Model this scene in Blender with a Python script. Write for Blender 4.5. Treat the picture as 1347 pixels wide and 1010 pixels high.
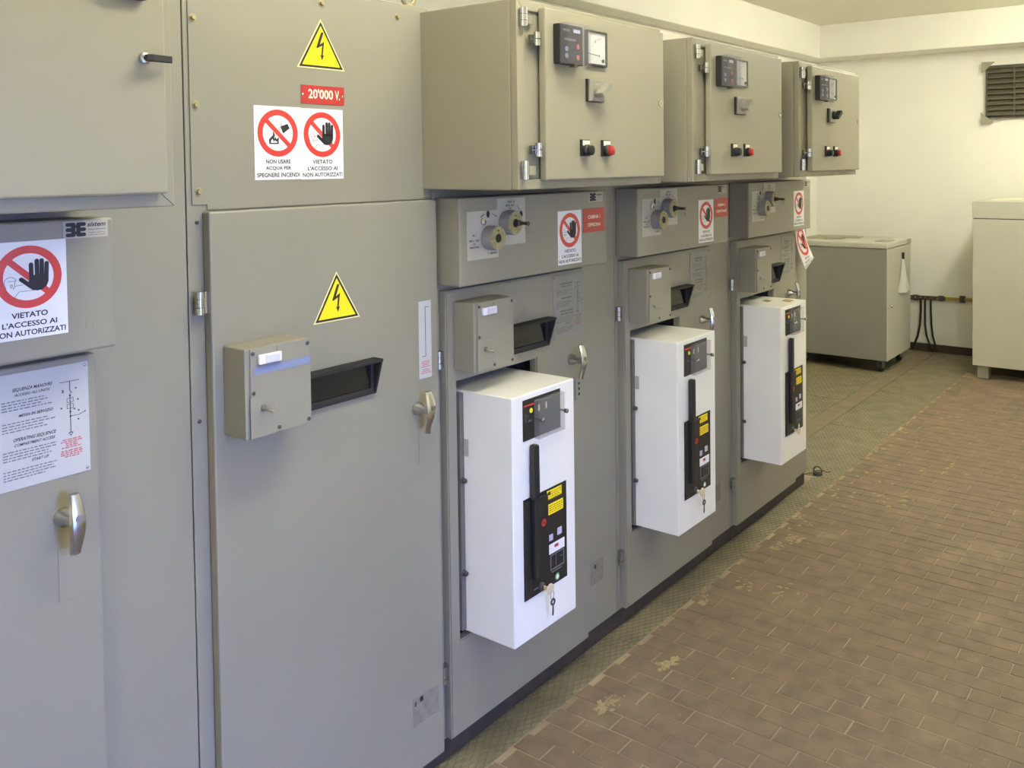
import bpy, bmesh, math, random
from mathutils import Vector, Matrix
random.seed(7)
sc = bpy.context.scene
COL = sc.collection
for o in list(bpy.data.objects): bpy.data.objects.remove(o)

# ------------------------------------------------------------------ camera
F_PX, CX, CY, W_PX, H_PX = 1179.54, 751.42, 253.67, 1347.0, 1010.0
yaw, pitch, roll = math.radians(36.2404), math.radians(1.8275), math.radians(-0.634)
fw = Vector((math.cos(yaw)*math.cos(pitch), math.sin(yaw)*math.cos(pitch), -math.sin(pitch)))
rt0 = fw.cross(Vector((0, 0, 1))).normalized(); up0 = rt0.cross(fw)
rt = rt0*math.cos(roll) + up0*math.sin(roll); up = up0*math.cos(roll) - rt0*math.sin(roll)
cam_d = bpy.data.cameras.new('camera'); cam = bpy.data.objects.new('camera', cam_d); COL.objects.link(cam)
cam.matrix_world = Matrix(((rt.x, up.x, -fw.x, 0), (rt.y, up.y, -fw.y, -1.6), (rt.z, up.z, -fw.z, 1.53), (0, 0, 0, 1)))
cam_d.sensor_fit = 'HORIZONTAL'; cam_d.sensor_width = 36.0; cam_d.lens = F_PX/W_PX*36.0
cam_d.shift_x = (W_PX/2 - CX)/W_PX; cam_d.shift_y = (CY - H_PX/2)/W_PX
cam_d.clip_start = 0.02
sc.camera = cam

# ------------------------------------------------------------------ world, light, exposure
sc.view_settings.view_transform = 'Standard'; sc.view_settings.look = 'None'
sc.view_settings.gamma = 1.0; sc.view_settings.use_curve_mapping = False
sc.view_settings.exposure = 0.0
sc.cycles.use_denoising = True
sc.cycles.max_bounces = 8; sc.cycles.diffuse_bounces = 5; sc.cycles.transparent_max_bounces = 8
SKY = (0.24, 0.37, 1.0); SKY_STRENGTH = 35.0
LAMP = (1.0, 0.97, 0.775); LAMP_STRENGTH = 30.0
wd = bpy.data.worlds.new('sky'); sc.world = wd; wd.use_nodes = True
wd.node_tree.nodes['Background'].inputs[0].default_value = (*SKY, 1)
wd.node_tree.nodes['Background'].inputs[1].default_value = SKY_STRENGTH
DOOR_X0, DOOR_X1, DOOR_Z = 0.45, 0.98, 1.7
ROOM_X0, ROOM_X1, ROOM_Y0, ROOM_Y1, CEIL = -2.6, 7.45, -2.15, 1.25, 2.64
pl = bpy.data.lights.new('doorway_portal', 'AREA'); pl.shape = 'RECTANGLE'; pl.size = DOOR_X1-DOOR_X0; pl.size_y = DOOR_Z
pl.cycles.is_portal = True
plo = bpy.data.objects.new('doorway_portal', pl); COL.objects.link(plo)
plo.location = ((DOOR_X0+DOOR_X1)/2, ROOM_Y0-0.1, DOOR_Z/2); plo.rotation_euler = (math.radians(90), 0, 0)

# ------------------------------------------------------------------ materials
def new_mat(name):
    m = bpy.data.materials.new(name); m.use_nodes = True
    nt = m.node_tree; return m, nt, nt.nodes['Principled BSDF'], nt.nodes, nt.links
def mat(name, col, rough=0.5, metal=0.0, spec=0.5, alpha=1.0, emit=None):
    m, nt, b, N, L = new_mat(name)
    b.inputs['Base Color'].default_value = (*col, 1); b.inputs['Roughness'].default_value = rough
    b.inputs['Metallic'].default_value = metal; b.inputs['Specular IOR Level'].default_value = spec
    b.inputs['Alpha'].default_value = alpha
    if emit: b.inputs['Emission Color'].default_value = (*emit[0], 1); b.inputs['Emission Strength'].default_value = emit[1]
    return m
def paint(name, col, rough=0.45, var=0.06, scale=6.0, bump=0.05, bscale=900.0, spec=0.5):
    m, nt, b, N, L = new_mat(name)
    tc = N.new('ShaderNodeTexCoord')
    n1 = N.new('ShaderNodeTexNoise'); n1.inputs['Scale'].default_value = scale; n1.inputs['Detail'].default_value = 6
    L.new(tc.outputs['Object'], n1.inputs['Vector'])
    mr = N.new('ShaderNodeMapRange'); mr.inputs[1].default_value = .3; mr.inputs[2].default_value = .7
    mr.inputs[3].default_value = 1-var; mr.inputs[4].default_value = 1+var
    L.new(n1.outputs['Fac'], mr.inputs[0])
    mx = N.new('ShaderNodeVectorMath'); mx.operation = 'SCALE'; mx.inputs[0].default_value = col
    L.new(mr.outputs[0], mx.inputs['Scale']); L.new(mx.outputs[0], b.inputs['Base Color'])
    b.inputs['Roughness'].default_value = rough; b.inputs['Specular IOR Level'].default_value = spec
    if bump:
        n2 = N.new('ShaderNodeTexNoise'); n2.inputs['Scale'].default_value = bscale; n2.inputs['Detail'].default_value = 2
        L.new(tc.outputs['Object'], n2.inputs['Vector'])
        bp = N.new('ShaderNodeBump'); bp.inputs['Strength'].default_value = bump; bp.inputs['Distance'].default_value = .002
        L.new(n2.outputs['Fac'], bp.inputs['Height']); L.new(bp.outputs[0], b.inputs['Normal'])
    return m
M = {}
M['grey'] = paint('grey_enamel', (0.252, 0.235, 0.180), 0.42, .03, 3, .06, 700)
M['box_grey'] = paint('box_grey_enamel', (0.275, 0.254, 0.180), 0.45, .03, 3, .05, 700)
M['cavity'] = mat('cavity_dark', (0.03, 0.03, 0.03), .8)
M['plinth'] = paint('plinth_brown', (0.045, 0.036, 0.028), .7, .25, 30)
M['white'] = paint('breaker_white', (0.80, 0.785, 0.73), .4, .03, 5, .04, 600)
M['black'] = mat('black_plastic', (0.014, 0.014, 0.015), .38)
M['blackmat'] = mat('black_matt', (0.012, 0.011, 0.011), .65)
M['ink'] = mat('black_ink', (0.015, 0.014, 0.014), .6)
M['fadedink'] = mat('faded_ink', (0.06, 0.058, 0.05), .7)
M['paleink'] = mat('pale_ink', (0.15, 0.145, 0.125), .7)
M['fadedred'] = mat('faded_red_ink', (0.27, 0.15, 0.12), .7)
M['softink'] = mat('grey_ink', (0.15, 0.15, 0.16), .7)
M['redink'] = mat('red_ink', (0.45, 0.12, 0.10), .6)
M['chrome'] = mat('chrome', (0.50, 0.50, 0.49), .24, 1.0)
M['steel'] = mat('dull_steel', (0.36, 0.35, 0.32), .38, 1.0)
M['darksteel'] = mat('dark_steel', (0.10, 0.095, 0.085), .5, .7)
M['bolt'] = mat('passivated_bolt', (0.42, 0.37, 0.22), .4, .8)
M['signwhite'] = mat('sign_white', (0.80, 0.80, 0.78), .35)
M['signred'] = mat('sign_red', (0.62, 0.045, 0.035), .35)
M['platered'] = mat('plate_red', (0.43, 0.035, 0.03), .35)
M['signyellow'] = mat('sign_yellow', (0.90, 0.70, 0.015), .35)
M['paleyellow'] = mat('sign_pale_yellow', (0.85, 0.78, 0.35), .4)
M['platewhite'] = mat('lettering_cream', (0.85, 0.80, 0.62), .4)
M['alu'] = paint('aluminium_plate', (0.47, 0.47, 0.46), .4, .03, 8, .02, 400)
M['greyplate'] = paint('worn_plate', (0.245, 0.238, 0.205), .45, .05, 20, .02, 400)
M['creamplate'] = paint('cream_plate', (0.42, 0.40, 0.33), .45, .06, 20, .02, 400)
M['clear'] = mat('clear_plastic', (0.45, 0.45, 0.42), .12, 0, .5, .16)
M['smoke'] = mat('smoked_plastic', (0.28, 0.27, 0.31), .15, 0, .5, .13)
M['glass'] = mat('dark_window_glass', (0.012, 0.012, 0.012), .12)
M['switchwhite'] = mat('switch_white', (0.82, 0.81, 0.84), .3)
M['bluetape'] = mat('blue_label', (0.20, 0.23, 0.36), .5)
M['lens'] = mat('grey_lens', (0.60, 0.59, 0.66), .3)
M['lilac'] = mat('lilac_window', (0.50, 0.48, 0.62), .35)
M['green'] = mat('green_print', (0.10, 0.30, 0.16), .5)
M['redbutton'] = mat('red_button', (0.36, 0.022, 0.02), .35)
M['lockface'] = paint('lock_face_brass', (0.30, 0.27, 0.12), .45, .25, 120, .1, 500)
M['lockbody'] = paint('lock_body_zinc', (0.24, 0.235, 0.22), .4, .12, 60, .1, 500)
M['knobgrey'] = mat('knob_grey', (0.23, 0.22, 0.18), .45)
M['keyhead'] = mat('key_head_cream', (0.62, 0.52, 0.36), .4)
M['wall'] = paint('wall_cream', (0.83, 0.82, 0.75), .75, .025, 2.2, .12, 160, .2)
M['ceil'] = paint('ceiling_cream', (0.80, 0.775, 0.66), .8, .02, 2.2, .08, 160, .2)
M['base'] = paint('baseboard_brown', (0.055, 0.036, 0.027), .5, .15, 12)
M['sheetgrey'] = paint('sheet_grey', (0.235, 0.225, 0.195), .45, .03, 4, .04, 600)
M['sheetlight'] = paint('sheet_light', (0.46, 0.455, 0.39), .45, .03, 4, .04, 600)
M['flange'] = paint('flange_brown_grey', (0.13, 0.118, 0.10), .5, .12, 20)
M['foot'] = paint('foot_concrete', (0.30, 0.28, 0.23), .8, .1, 30)
M['rubber'] = mat('rubber_black', (0.02, 0.018, 0.016), .7)
M['paper'] = mat('paper', (0.66, 0.63, 0.50), .8)
M['paperold'] = paint('paper_old', (0.30, 0.28, 0.20), .8, .15, 25, 0)
M['pocket'] = mat('plastic_pocket', (0.72, 0.72, 0.70), .35)
M['brass'] = mat('brass_bar', (0.42, 0.31, 0.08), .4, .7)
M['barbrown'] = paint('bar_brown', (0.09, 0.06, 0.05), .5, .2, 40)
M['ventdark'] = paint('vent_grey_brown', (0.075, 0.068, 0.045), .55, .08, 20)
M['ventlight'] = paint('vent_edge', (0.10, 0.09, 0.058), .55, .08, 20)
M['tapegrey'] = paint('tape_grey', (0.30, 0.285, 0.225), .6, .1, 30)
M['ochre'] = paint('ochre_tape', (0.38, 0.27, 0.05), .7, .3, 60)
M['faded'] = paint('faded_label', (0.215, 0.196, 0.150), .7, .16, 60, 0)
M['plate'] = paint('steel_floor_plate', (0.195, 0.168, 0.098), .5, .22, 9, .1, 300)
M['ridge'] = paint('shaded_floor_ridge', (0.125, 0.108, 0.065), .5, .22, 9, 0)  # plate steel made darker: the ridges' shading is put into the colour
M['band'] = paint('floor_band', (0.185, 0.145, 0.09), .7, .12, 10)
M['dust'] = paint('straw_dust', (0.31, 0.25, 0.135), .9, .2, 40, 0)
M['lampbody'] = mat('lamp_white', (0.75, 0.75, 0.72), .4)
M['lamp'] = mat('lamp_diffuser', (0.9, 0.9, 0.85), .5, emit=(LAMP, LAMP_STRENGTH))
M['ground'] = paint('yard_ground', (0.22, 0.21, 0.19), .9, .1, 3)

def brick_mat():
    m, nt, b, N, L = new_mat('clay_brick')
    geo = N.new('ShaderNodeNewGeometry'); tc = N.new('ShaderNodeTexCoord')
    cr = N.new('ShaderNodeValToRGB'); e = cr.color_ramp.elements
    e[0].position = 0; e[0].color = (0.135, 0.100, 0.066, 1); e[1].position = 1; e[1].color = (0.20, 0.135, 0.088, 1)
    k = cr.color_ramp.elements.new(.5); k.color = (0.165, 0.118, 0.076, 1)
    L.new(geo.outputs['Random Per Island'], cr.inputs[0])
    n1 = N.new('ShaderNodeTexNoise'); n1.inputs['Scale'].default_value = 3.0; n1.inputs['Detail'].default_value = 8
    L.new(geo.outputs['Position'], n1.inputs['Vector'])
    n2 = N.new('ShaderNodeTexNoise'); n2.inputs['Scale'].default_value = 14.0; n2.inputs['Detail'].default_value = 8
    L.new(geo.outputs['Position'], n2.inputs['Vector'])
    r1 = N.new('ShaderNodeMapRange'); r1.inputs[1].default_value = .56; r1.inputs[2].default_value = .76; r1.inputs[4].default_value = .55
    L.new(n1.outputs['Fac'], r1.inputs[0])
    mx = N.new('ShaderNodeMixRGB'); mx.inputs[2].default_value = (0.27, 0.215, 0.125, 1)
    L.new(r1.outputs[0], mx.inputs[0]); L.new(cr.outputs[0], mx.inputs[1])
    r2 = N.new('ShaderNodeMapRange'); r2.inputs[1].default_value = .3; r2.inputs[2].default_value = .7; r2.inputs[3].default_value = .82; r2.inputs[4].default_value = 1.16
    L.new(n2.outputs['Fac'], r2.inputs[0])
    sc_ = N.new('ShaderNodeVectorMath'); sc_.operation = 'SCALE'
    L.new(mx.outputs[0], sc_.inputs[0]); L.new(r2.outputs[0], sc_.inputs['Scale']); L.new(sc_.outputs[0], b.inputs['Base Color'])
    b.inputs['Roughness'].default_value = .62
    bp = N.new('ShaderNodeBump'); bp.inputs['Strength'].default_value = .25; bp.inputs['Distance'].default_value = .003
    n3 = N.new('ShaderNodeTexNoise'); n3.inputs['Scale'].default_value = 120; L.new(geo.outputs['Position'], n3.inputs['Vector'])
    L.new(n3.outputs['Fac'], bp.inputs['Height']); L.new(bp.outputs[0], b.inputs['Normal'])
    return m
M['brick'] = brick_mat()
M['mortar'] = paint('mortar', (0.30, 0.235, 0.155), .9, .35, 6, .2, 200)

# ------------------------------------------------------------------ helpers
OFF = {}
def tag(o, label, cat, group=None, kind=None):
    if label: o['label'] = label
    if cat: o['category'] = cat
    if group: o['group'] = group
    if kind: o['kind'] = kind
    return o
def root(name, base, bay=0.0, label=None, cat=None, group=None):
    o = bpy.data.objects.new(name, None); COL.objects.link(o); o.empty_display_size = .05
    o.location = (bay+base[0], base[1], base[2]); OFF[o.name] = Vector(base)
    return tag(o, label, cat, group)
def relabel(o, label): o['label'] = label; return o
def copy_tree(o, dx=0.0, parent=None):
    c = o.copy(); COL.objects.link(c); c.parent = parent
    if parent is None: c.location = o.location + Vector((dx, 0, 0)); OFF[c.name] = OFF[o.name]
    for ch in o.children: copy_tree(ch, 0, c)
    return c
class MB:
    def __init__(s): s.v = []; s.f = []
    def quad(s, pts):
        n = len(s.v); s.v += [tuple(p) for p in pts]; s.f.append(tuple(range(n, n+len(pts)))); return s
    def box(s, x0, x1, y0, y1, z0, z1):
        n = len(s.v)
        s.v += [(x0,y0,z0),(x1,y0,z0),(x1,y1,z0),(x0,y1,z0),(x0,y0,z1),(x1,y0,z1),(x1,y1,z1),(x0,y1,z1)]
        for q in ((3,2,1,0),(4,5,6,7),(0,1,5,4),(1,2,6,5),(2,3,7,6),(3,0,4,7)): s.f.append(tuple(n+i for i in q))
        return s
    def prism(s, poly, y0, y1):          # poly in (x,z), counter-clockwise seen from -Y; front face at y0
        n = len(s.v); k = len(poly)
        s.v += [(x, y0, z) for x, z in poly] + [(x, y1, z) for x, z in poly]
        s.f.append(tuple(n+i for i in range(k))); s.f.append(tuple(n+k+i for i in reversed(range(k))))
        for i in range(k):
            j = (i+1) % k; s.f.append((n+i, n+k+i, n+k+j, n+j))
        return s
    def prism_axis(s, poly, a0, a1, axis):   # poly of (u,v); axis 'x': (u,v)=(y,z); axis 'z': (u,v)=(x,y)
        n = len(s.v); k = len(poly)
        P = (lambda u, v, a: (a, u, v)) if axis == 'x' else (lambda u, v, a: (u, v, a))
        s.v += [P(u, v, a1) for u, v in poly] + [P(u, v, a0) for u, v in poly]
        s.f.append(tuple(n+i for i in range(k))); s.f.append(tuple(n+k+i for i in reversed(range(k))))
        for i in range(k):
            j = (i+1) % k; s.f.append((n+i, n+k+i, n+k+j, n+j))
        return s
    def lathe(s, c, axis, prof, n=20):       # prof [(r, t)...] along the axis direction vector
        ax = Vector(axis).normalized(); a = ax.orthogonal().normalized(); b = ax.cross(a); c = Vector(c)
        base = len(s.v)
        for r, t in prof:
            for i in range(n):
                th = 2*math.pi*i/n; p = c + ax*t + (a*math.cos(th) + b*math.sin(th))*r; s.v.append(tuple(p))
        for k in range(len(prof)-1):
            for i in range(n):
                j = (i+1) % n
                s.f.append((base+k*n+i, base+k*n+j, base+(k+1)*n+j, base+(k+1)*n+i))
        s.f.append(tuple(base+i for i in reversed(range(n)))); s.f.append(tuple(base+(len(prof)-1)*n+i for i in range(n)))
        return s
    def cyl(s, c, axis, r, h, n=18, r2=None): return s.lathe(c, axis, [(r, 0), (r2 if r2 else r, h)], n)
    def tube(s, pts, r, n=8, closed=False):
        pts = [Vector(p) for p in pts]; m = len(pts); base = len(s.v); prev = None
        for i, p in enumerate(pts):
            if closed: t = (pts[(i+1) % m] - pts[i-1])
            else: t = pts[min(i+1, m-1)] - pts[max(i-1, 0)]
            t.normalize()
            a = (prev - t*prev.dot(t)) if prev else t.orthogonal()
            a.normalize(); prev = a; b = t.cross(a)
            for k in range(n):
                th = 2*math.pi*k/n; s.v.append(tuple(p + (a*math.cos(th)+b*math.sin(th))*r))
        for i in range(m if closed else m-1):
            for k in range(n):
                l = (k+1) % n; i2 = (i+1) % m
                s.f.append((base+i*n+k, base+i*n+l, base+i2*n+l, base+i2*n+k))
        if not closed:
            s.f.append(tuple(base+k for k in reversed(range(n)))); s.f.append(tuple(base+(m-1)*n+k for k in range(n)))
        return s
    def ring_plate(s, O, I, y0, y1):         # rectangular plate with a rectangular hole, O=(x0,x1,z0,z1)
        def rc(r): return [(r[0], r[2]), (r[1], r[2]), (r[1], r[3]), (r[0], r[3])]
        n = len(s.v)
        for y in (y0, y1):
            for r in (O, I): s.v += [(x, y, z) for x, z in rc(r)]
        for i in range(4):
            j = (i+1) % 4
            s.f.append((n+i, n+j, n+4+j, n+4+i)); s.f.append((n+8+j, n+8+i, n+12+i, n+12+j))
            s.f.append((n+j, n+i, n+8+i, n+8+j)); s.f.append((n+4+i, n+4+j, n+12+j, n+12+i))
        return s
    def disc(s, cx, cz, r, y0, y1, n=24):
        return s.prism([(cx+r*math.cos(2*math.pi*i/n), cz+r*math.sin(2*math.pi*i/n)) for i in range(n)], y0, y1)
    def annulus(s, cx, cz, r0, r1, y0, y1, n=40):
        b = len(s.v)
        for y in (y0, y1):
            for r in (r1, r0):
                s.v += [(cx+r*math.cos(2*math.pi*i/n), y, cz+r*math.sin(2*math.pi*i/n)) for i in range(n)]
        for i in range(n):
            j = (i+1) % n
            s.f.append((b+i, b+j, b+n+j, b+n+i)); s.f.append((b+j, b+i, b+2*n+i, b+2*n+j)); s.f.append((b+n+i, b+n+j, b+3*n+j, b+3*n+i))
        return s
    def capsule(s, x0, z0, x1, z1, w, y0, y1, n=6):
        d = math.atan2(z1-z0, x1-x0); P = []
        for i in range(n+1): a = d-math.pi/2+math.pi*i/n; P.append((x1+w/2*math.cos(a), z1+w/2*math.sin(a)))
        for i in range(n+1): a = d+math.pi/2+math.pi*i/n; P.append((x0+w/2*math.cos(a), z0+w/2*math.sin(a)))
        return s.prism(P, y0, y1)
    def line(s, x0, z0, x1, z1, w, y0, y1):
        d = Vector((x1-x0, z1-z0)).normalized()*w/2; nx, nz = -d.y, d.x
        return s.prism([(x0-nx, z0-nz), (x1-nx, z1-nz), (x1+nx, z1+nz), (x0+nx, z0+nz)], y0, y1)
    def text(s, txt, cx, cz, w, h, y, shear=0.0):
        vs, fs = text_mesh(txt); xs = [p[0] for p in vs]; zs = [p[1] for p in vs]
        x0, x1, z0, z1 = min(xs), max(xs), min(zs), max(zs); n = len(s.v)
        for px, pz in vs:
            t = (pz-z0)/(z1-z0+1e-9)-.5; s.v.append((cx+((px-x0)/(x1-x0+1e-9)-.5)*w+shear*t*h, y, cz+t*h))
        s.f += [tuple(n+i for i in f) for f in fs]; return s
    def map(s, fn): s.v = [tuple(fn(*p)) for p in s.v]; return s
    def build(s, name, m, parent=None, bevel=0.0, smooth=False, seg=2):
        me = bpy.data.meshes.new(name)
        off = Vector((0, 0, 0))
        if parent is not None:
            r_ = parent
            while r_.parent: r_ = r_.parent
            off = OFF.get(r_.name, off)
        me.from_pydata([(p[0]-off.x, p[1]-off.y, p[2]-off.z) for p in s.v], [], s.f); me.update()
        if bevel > 0:
            bm = bmesh.new(); bm.from_mesh(me)
            es = [e for e in bm.edges if len(e.link_faces) == 2 and e.calc_face_angle(0) > .6]
            bmesh.ops.bevel(bm, geom=es, offset=bevel, segments=seg, affect='EDGES', profile=.5, clamp_overlap=True)
            bm.to_mesh(me); bm.free()
        if smooth:
            for p in me.polygons: p.use_smooth = True
            me.set_sharp_from_angle(angle=math.radians(38))
        me.materials.append(M[m]); o = bpy.data.objects.new(name, me); COL.objects.link(o); o.parent = parent
        return o
_TC = {}
def text_mesh(t):
    if t in _TC: return _TC[t]
    cu = bpy.data.curves.new('t', 'FONT'); cu.body = t; cu.resolution_u = 3; cu.offset = .022
    ob = bpy.data.objects.new('t', cu); COL.objects.link(ob)
    dg = bpy.context.evaluated_depsgraph_get(); me = ob.evaluated_get(dg).to_mesh()
    _TC[t] = ([(v.co.x, v.co.y) for v in me.vertices], [tuple(p.vertices) for p in me.polygons])
    ob.evaluated_get(dg).to_mesh_clear(); bpy.data.objects.remove(ob); bpy.data.curves.remove(cu)
    return _TC[t]
def struct(o): o['kind'] = 'structure'; return o

# ------------------------------------------------------------------ the room
B0, B1, B2, PITCH = 0.14, 0.942, 1.5925, 0.8195
BAY = {0: B0, 1: B1, 2: B2, 3: B2+PITCH, 4: B2+2*PITCH}
EDGE = -0.092                                     # line where the floor plates meet the bricks
m = MB()
struct(m.box(ROOM_X0, ROOM_X1, ROOM_Y0, ROOM_Y1, -0.15, -0.0022).build('floor', 'mortar'))
floor = bpy.data.objects['floor']
struct(MB().box(ROOM_X0-.1, ROOM_X1+.1, ROOM_Y0-.2, ROOM_Y1+.1, CEIL, CEIL+.15).build('ceiling', 'ceil'))
struct(MB().box(ROOM_X0, ROOM_X1, ROOM_Y1, ROOM_Y1+.15, -.15, CEIL).build('wall_left', 'wall'))
struct(MB().box(ROOM_X1, ROOM_X1+.15, ROOM_Y0, ROOM_Y1+.15, -.15, CEIL).build('wall_far', 'wall'))
struct(MB().box(ROOM_X0-.15, ROOM_X0, ROOM_Y0, ROOM_Y1+.15, -.15, CEIL).build('wall_back', 'wall'))
struct(MB().box(ROOM_X0-.15, DOOR_X0, ROOM_Y0-.2, ROOM_Y0, -.15, CEIL).box(DOOR_X1, ROOM_X1+.15, ROOM_Y0-.2, ROOM_Y0, -.15, CEIL)
       .box(DOOR_X0, DOOR_X1, ROOM_Y0-.2, ROOM_Y0, DOOR_Z, CEIL).build('wall_right', 'wall'))
struct(MB().box(-60, 60, ROOM_Y0-60, ROOM_Y0-.2, -.2, -.05).build('ground', 'ground'))
BEAM_Z = 2.372
struct(MB().box(ROOM_X0, ROOM_X1-.3, 1.10, ROOM_Y1, BEAM_Z, CEIL).build('trim_1', 'wall', bevel=.006))
struct(MB().box(ROOM_X1-.3, ROOM_X1, ROOM_Y0, ROOM_Y1, BEAM_Z, CEIL).build('trim_2', 'wall', bevel=.006))
struct(MB().box(ROOM_X1-.012, ROOM_X1, ROOM_Y0, ROOM_Y1, 0, .062).build('baseboard_far', 'base', bevel=.002))
struct(MB().box(ROOM_X0, ROOM_X1-.012, ROOM_Y1-.012, ROOM_Y1, 0, .062).build('baseboard_left', 'base', bevel=.002))

# bricks
RP, LP, JT = 0.0695, 0.151, 0.0034
def visible_size(x, y):
    d = Vector((x, y, 0)) - cam.location; z = d.dot(fw)
    if z < .3: return None
    u = CX + F_PX*d.dot(rt)/z; v = CY - F_PX*d.dot(up)/z
    return (u, v, 1.0/(z*z*z))
cells = []
k0 = int((0.0-2.529)/RP)
for k in range(k0, int((6.70-2.529)/RP)+1):
    x1 = 2.529+k*RP; x0 = x1-RP
    ph = -.485 if k % 2 == 0 else -.412
    j0 = math.floor((ROOM_Y0-ph)/LP)
    for j in range(j0, 14):
        ya = ph+j*LP; yb = ya+LP
        ya = max(ya, ROOM_Y0); yb = min(yb, EDGE-.0015)
        if yb-ya < .02: continue
        cells.append((x0, x1, ya, yb))
near = []
rest = []
for c_ in cells:
    q = visible_size((c_[0]+c_[1])/2, (c_[2]+c_[3])/2)
    if q and -10 < q[0] < W_PX+10 and -10 < q[1] < H_PX+25: near.append((q[2]*(c_[3]-c_[2])/LP, c_))
    else: rest.append(c_)
near.sort(key=lambda t: -t[0])
rest += [c_ for _, c_ in near[300:]]
def brick_geo(mb, x0, x1, y0, y1, top):
    g = JT/2; ch = .0014; n = len(mb.v)
    xa, xb, ya, yb = x0+g, x1-g, y0+g, y1-g
    mb.v += [(xa,ya,-.02),(xb,ya,-.02),(xb,yb,-.02),(xa,yb,-.02),(xa,ya,top-ch),(xb,ya,top-ch),(xb,yb,top-ch),(xa,yb,top-ch),
             (xa+ch,ya+ch,top),(xb-ch,ya+ch,top),(xb-ch,yb-ch,top),(xa+ch,yb-ch,top)]
    for q in ((0,1,5,4),(1,2,6,5),(2,3,7,6),(3,0,4,7),(4,5,9,8),(5,6,10,9),(6,7,11,10),(7,4,8,11),(8,9,10,11)): mb.f.append(tuple(n+i for i in q))
full = {}
for _, (x0, x1, y0, y1) in near[:300]:
    key = round(y1-y0, 3)
    if key not in full:
        mb = MB(); brick_geo(mb, -RP/2, RP/2, -(y1-y0)/2, (y1-y0)/2, 0.0)
        full[key] = mb.build('brick', 'brick', floor); o = full[key]
    else:
        o = full[key].copy(); COL.objects.link(o)
    o.parent = floor; o.location = ((x0+x1)/2+random.uniform(-.0008, .0008), (y0+y1)/2+random.uniform(-.0008, .0008), random.uniform(-.0010, .0005))
    o.rotation_euler = (random.uniform(-.003, .003), random.uniform(-.005, .005), random.uniform(-.005, .005))
mb = MB()
for (x0, x1, y0, y1) in rest: brick_geo(mb, x0, x1, y0, y1, random.uniform(-.0010, .0005))
mb.build('brick_paving', 'brick', floor)['kind'] = 'stuff'

# chequered steel trench covers
def clip_line(px, py, dx, dy, x0, x1, y0, y1):
    t0, t1 = -1e9, 1e9
    for p, d, a, b in ((px, dx, x0, x1), (py, dy, y0, y1)):
        ta, tb = (a-p)/d, (b-p)/d
        if ta > tb: ta, tb = tb, ta
        t0, t1 = max(t0, ta), min(t1, tb)
    return (t0, t1) if t1-t0 > .004 else None
def trench_cover(x0, x1, y0, y1, label, sp=0.019):
    r = root('trench_cover', ((x0+x1)/2, (y0+y1)/2, 0), 0, label, 'floor plate', 'steel trench covers')
    OFF[r.name] = Vector(((x0+x1)/2, (y0+y1)/2, 0))
    MB().box(x0+.002, x1-.002, y0+.001, y1-.001, -.0021, .001).build('plate', 'plate', r)
    mb = MB(); ang = math.radians(30)
    for sgn in (1, -1):
        dx, dy = math.cos(ang), sgn*math.sin(ang); nx, ny = -dy, dx
        cs = [(x*nx+y*ny) for x in (x0, x1) for y in (y0, y1)]
        c = min(cs)
        while c < max(cs):
            seg = clip_line(nx*c, ny*c, dx, dy, x0+.003, x1-.003, y0+.002, y1-.002)
            if seg:
                a = Vector((nx*c+dx*seg[0], ny*c+dy*seg[0])); b = Vector((nx*c+dx*seg[1], ny*c+dy*seg[1])); w = Vector((nx, ny))*.0011
                n = len(mb.v); z0, z1 = .001, .0021
                mb.v += [(*(a-w*1.6), z0), (*(b-w*1.6), z0), (*(b-w*.3), z1), (*(a-w*.3), z1), (*(a+w*.3), z1), (*(b+w*.3), z1), (*(b+w*1.6), z0), (*(a+w*1.6), z0)]
                mb.f += [(n, n+1, n+2, n+3), (n+3, n+2, n+5, n+4), (n+4, n+5, n+6, n+7)]
            c += sp
    mb.build('tread_ridges', 'ridge', r)['kind'] = 'stuff'
    return r
trench_cover(.57, 2.373, EDGE, .013, 'narrow chequered steel plate along the foot of the nearest cabinets')
trench_cover(2.373, 4.175, EDGE, .013, 'narrow chequered steel plate at the foot of the second and third white breakers')
trench_cover(4.175, 5.07, EDGE, .262, 'wide chequered steel plate just past the end of the cabinet row')
trench_cover(5.07, 5.97, EDGE, .262, 'chequered steel plate in the middle of the far strip, beside the brown band')
trench_cover(5.97, 6.87, EDGE, .262, 'chequered steel plate of the far strip in front of the pale cabinet')
trench_cover(6.87, 7.43, EDGE-.9, .262, 'chequered steel plate against the far wall below the earthing bar', .03)
trench_cover(4.72, 5.62, .385, 1.2, 'chequered steel plate left of the brown band, in front of the cabinet on castors', .022)
trench_cover(5.62, 7.43, .385, 1.2, 'chequered steel plate carrying the grey cabinet on castors', .03)
struct(MB().box(4.06, 7.43, .264, .383, -.0021, .002).build('trim_3', 'band', bevel=.001))

# ------------------------------------------------------------------ ceiling lamps (out of view above the aisle)
def ceiling_lamp(x, y, label, m_='lamp'):
    r = root('ceiling_lamp', (x, y, CEIL-.17), 0, label, 'lamp', 'ceiling lamps over the aisle'); OFF[r.name] = Vector((x, y, CEIL-.17))
    MB().box(x-.62, x+.62, y-.05, y+.05, CEIL-.06, CEIL).build('housing', 'lampbody', r, bevel=.005)
    MB().box(x-.60, x+.60, y-.085, y+.085, CEIL-.17, CEIL-.06).build('diffuser', m_, r, bevel=.02)
    return r
ceiling_lamp(-1.5, -1.3, 'long ceiling lamp above the aisle before the first cabinet')
ceiling_lamp(1.4, -.85, 'long ceiling lamp above the aisle beside the nearest white breaker')
ceiling_lamp(4.7, -.95, 'long ceiling lamp above the aisle just past the cabinet row')
ceiling_lamp(6.05, -.95, 'long ceiling lamp above the aisle nearest the far wall')

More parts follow.
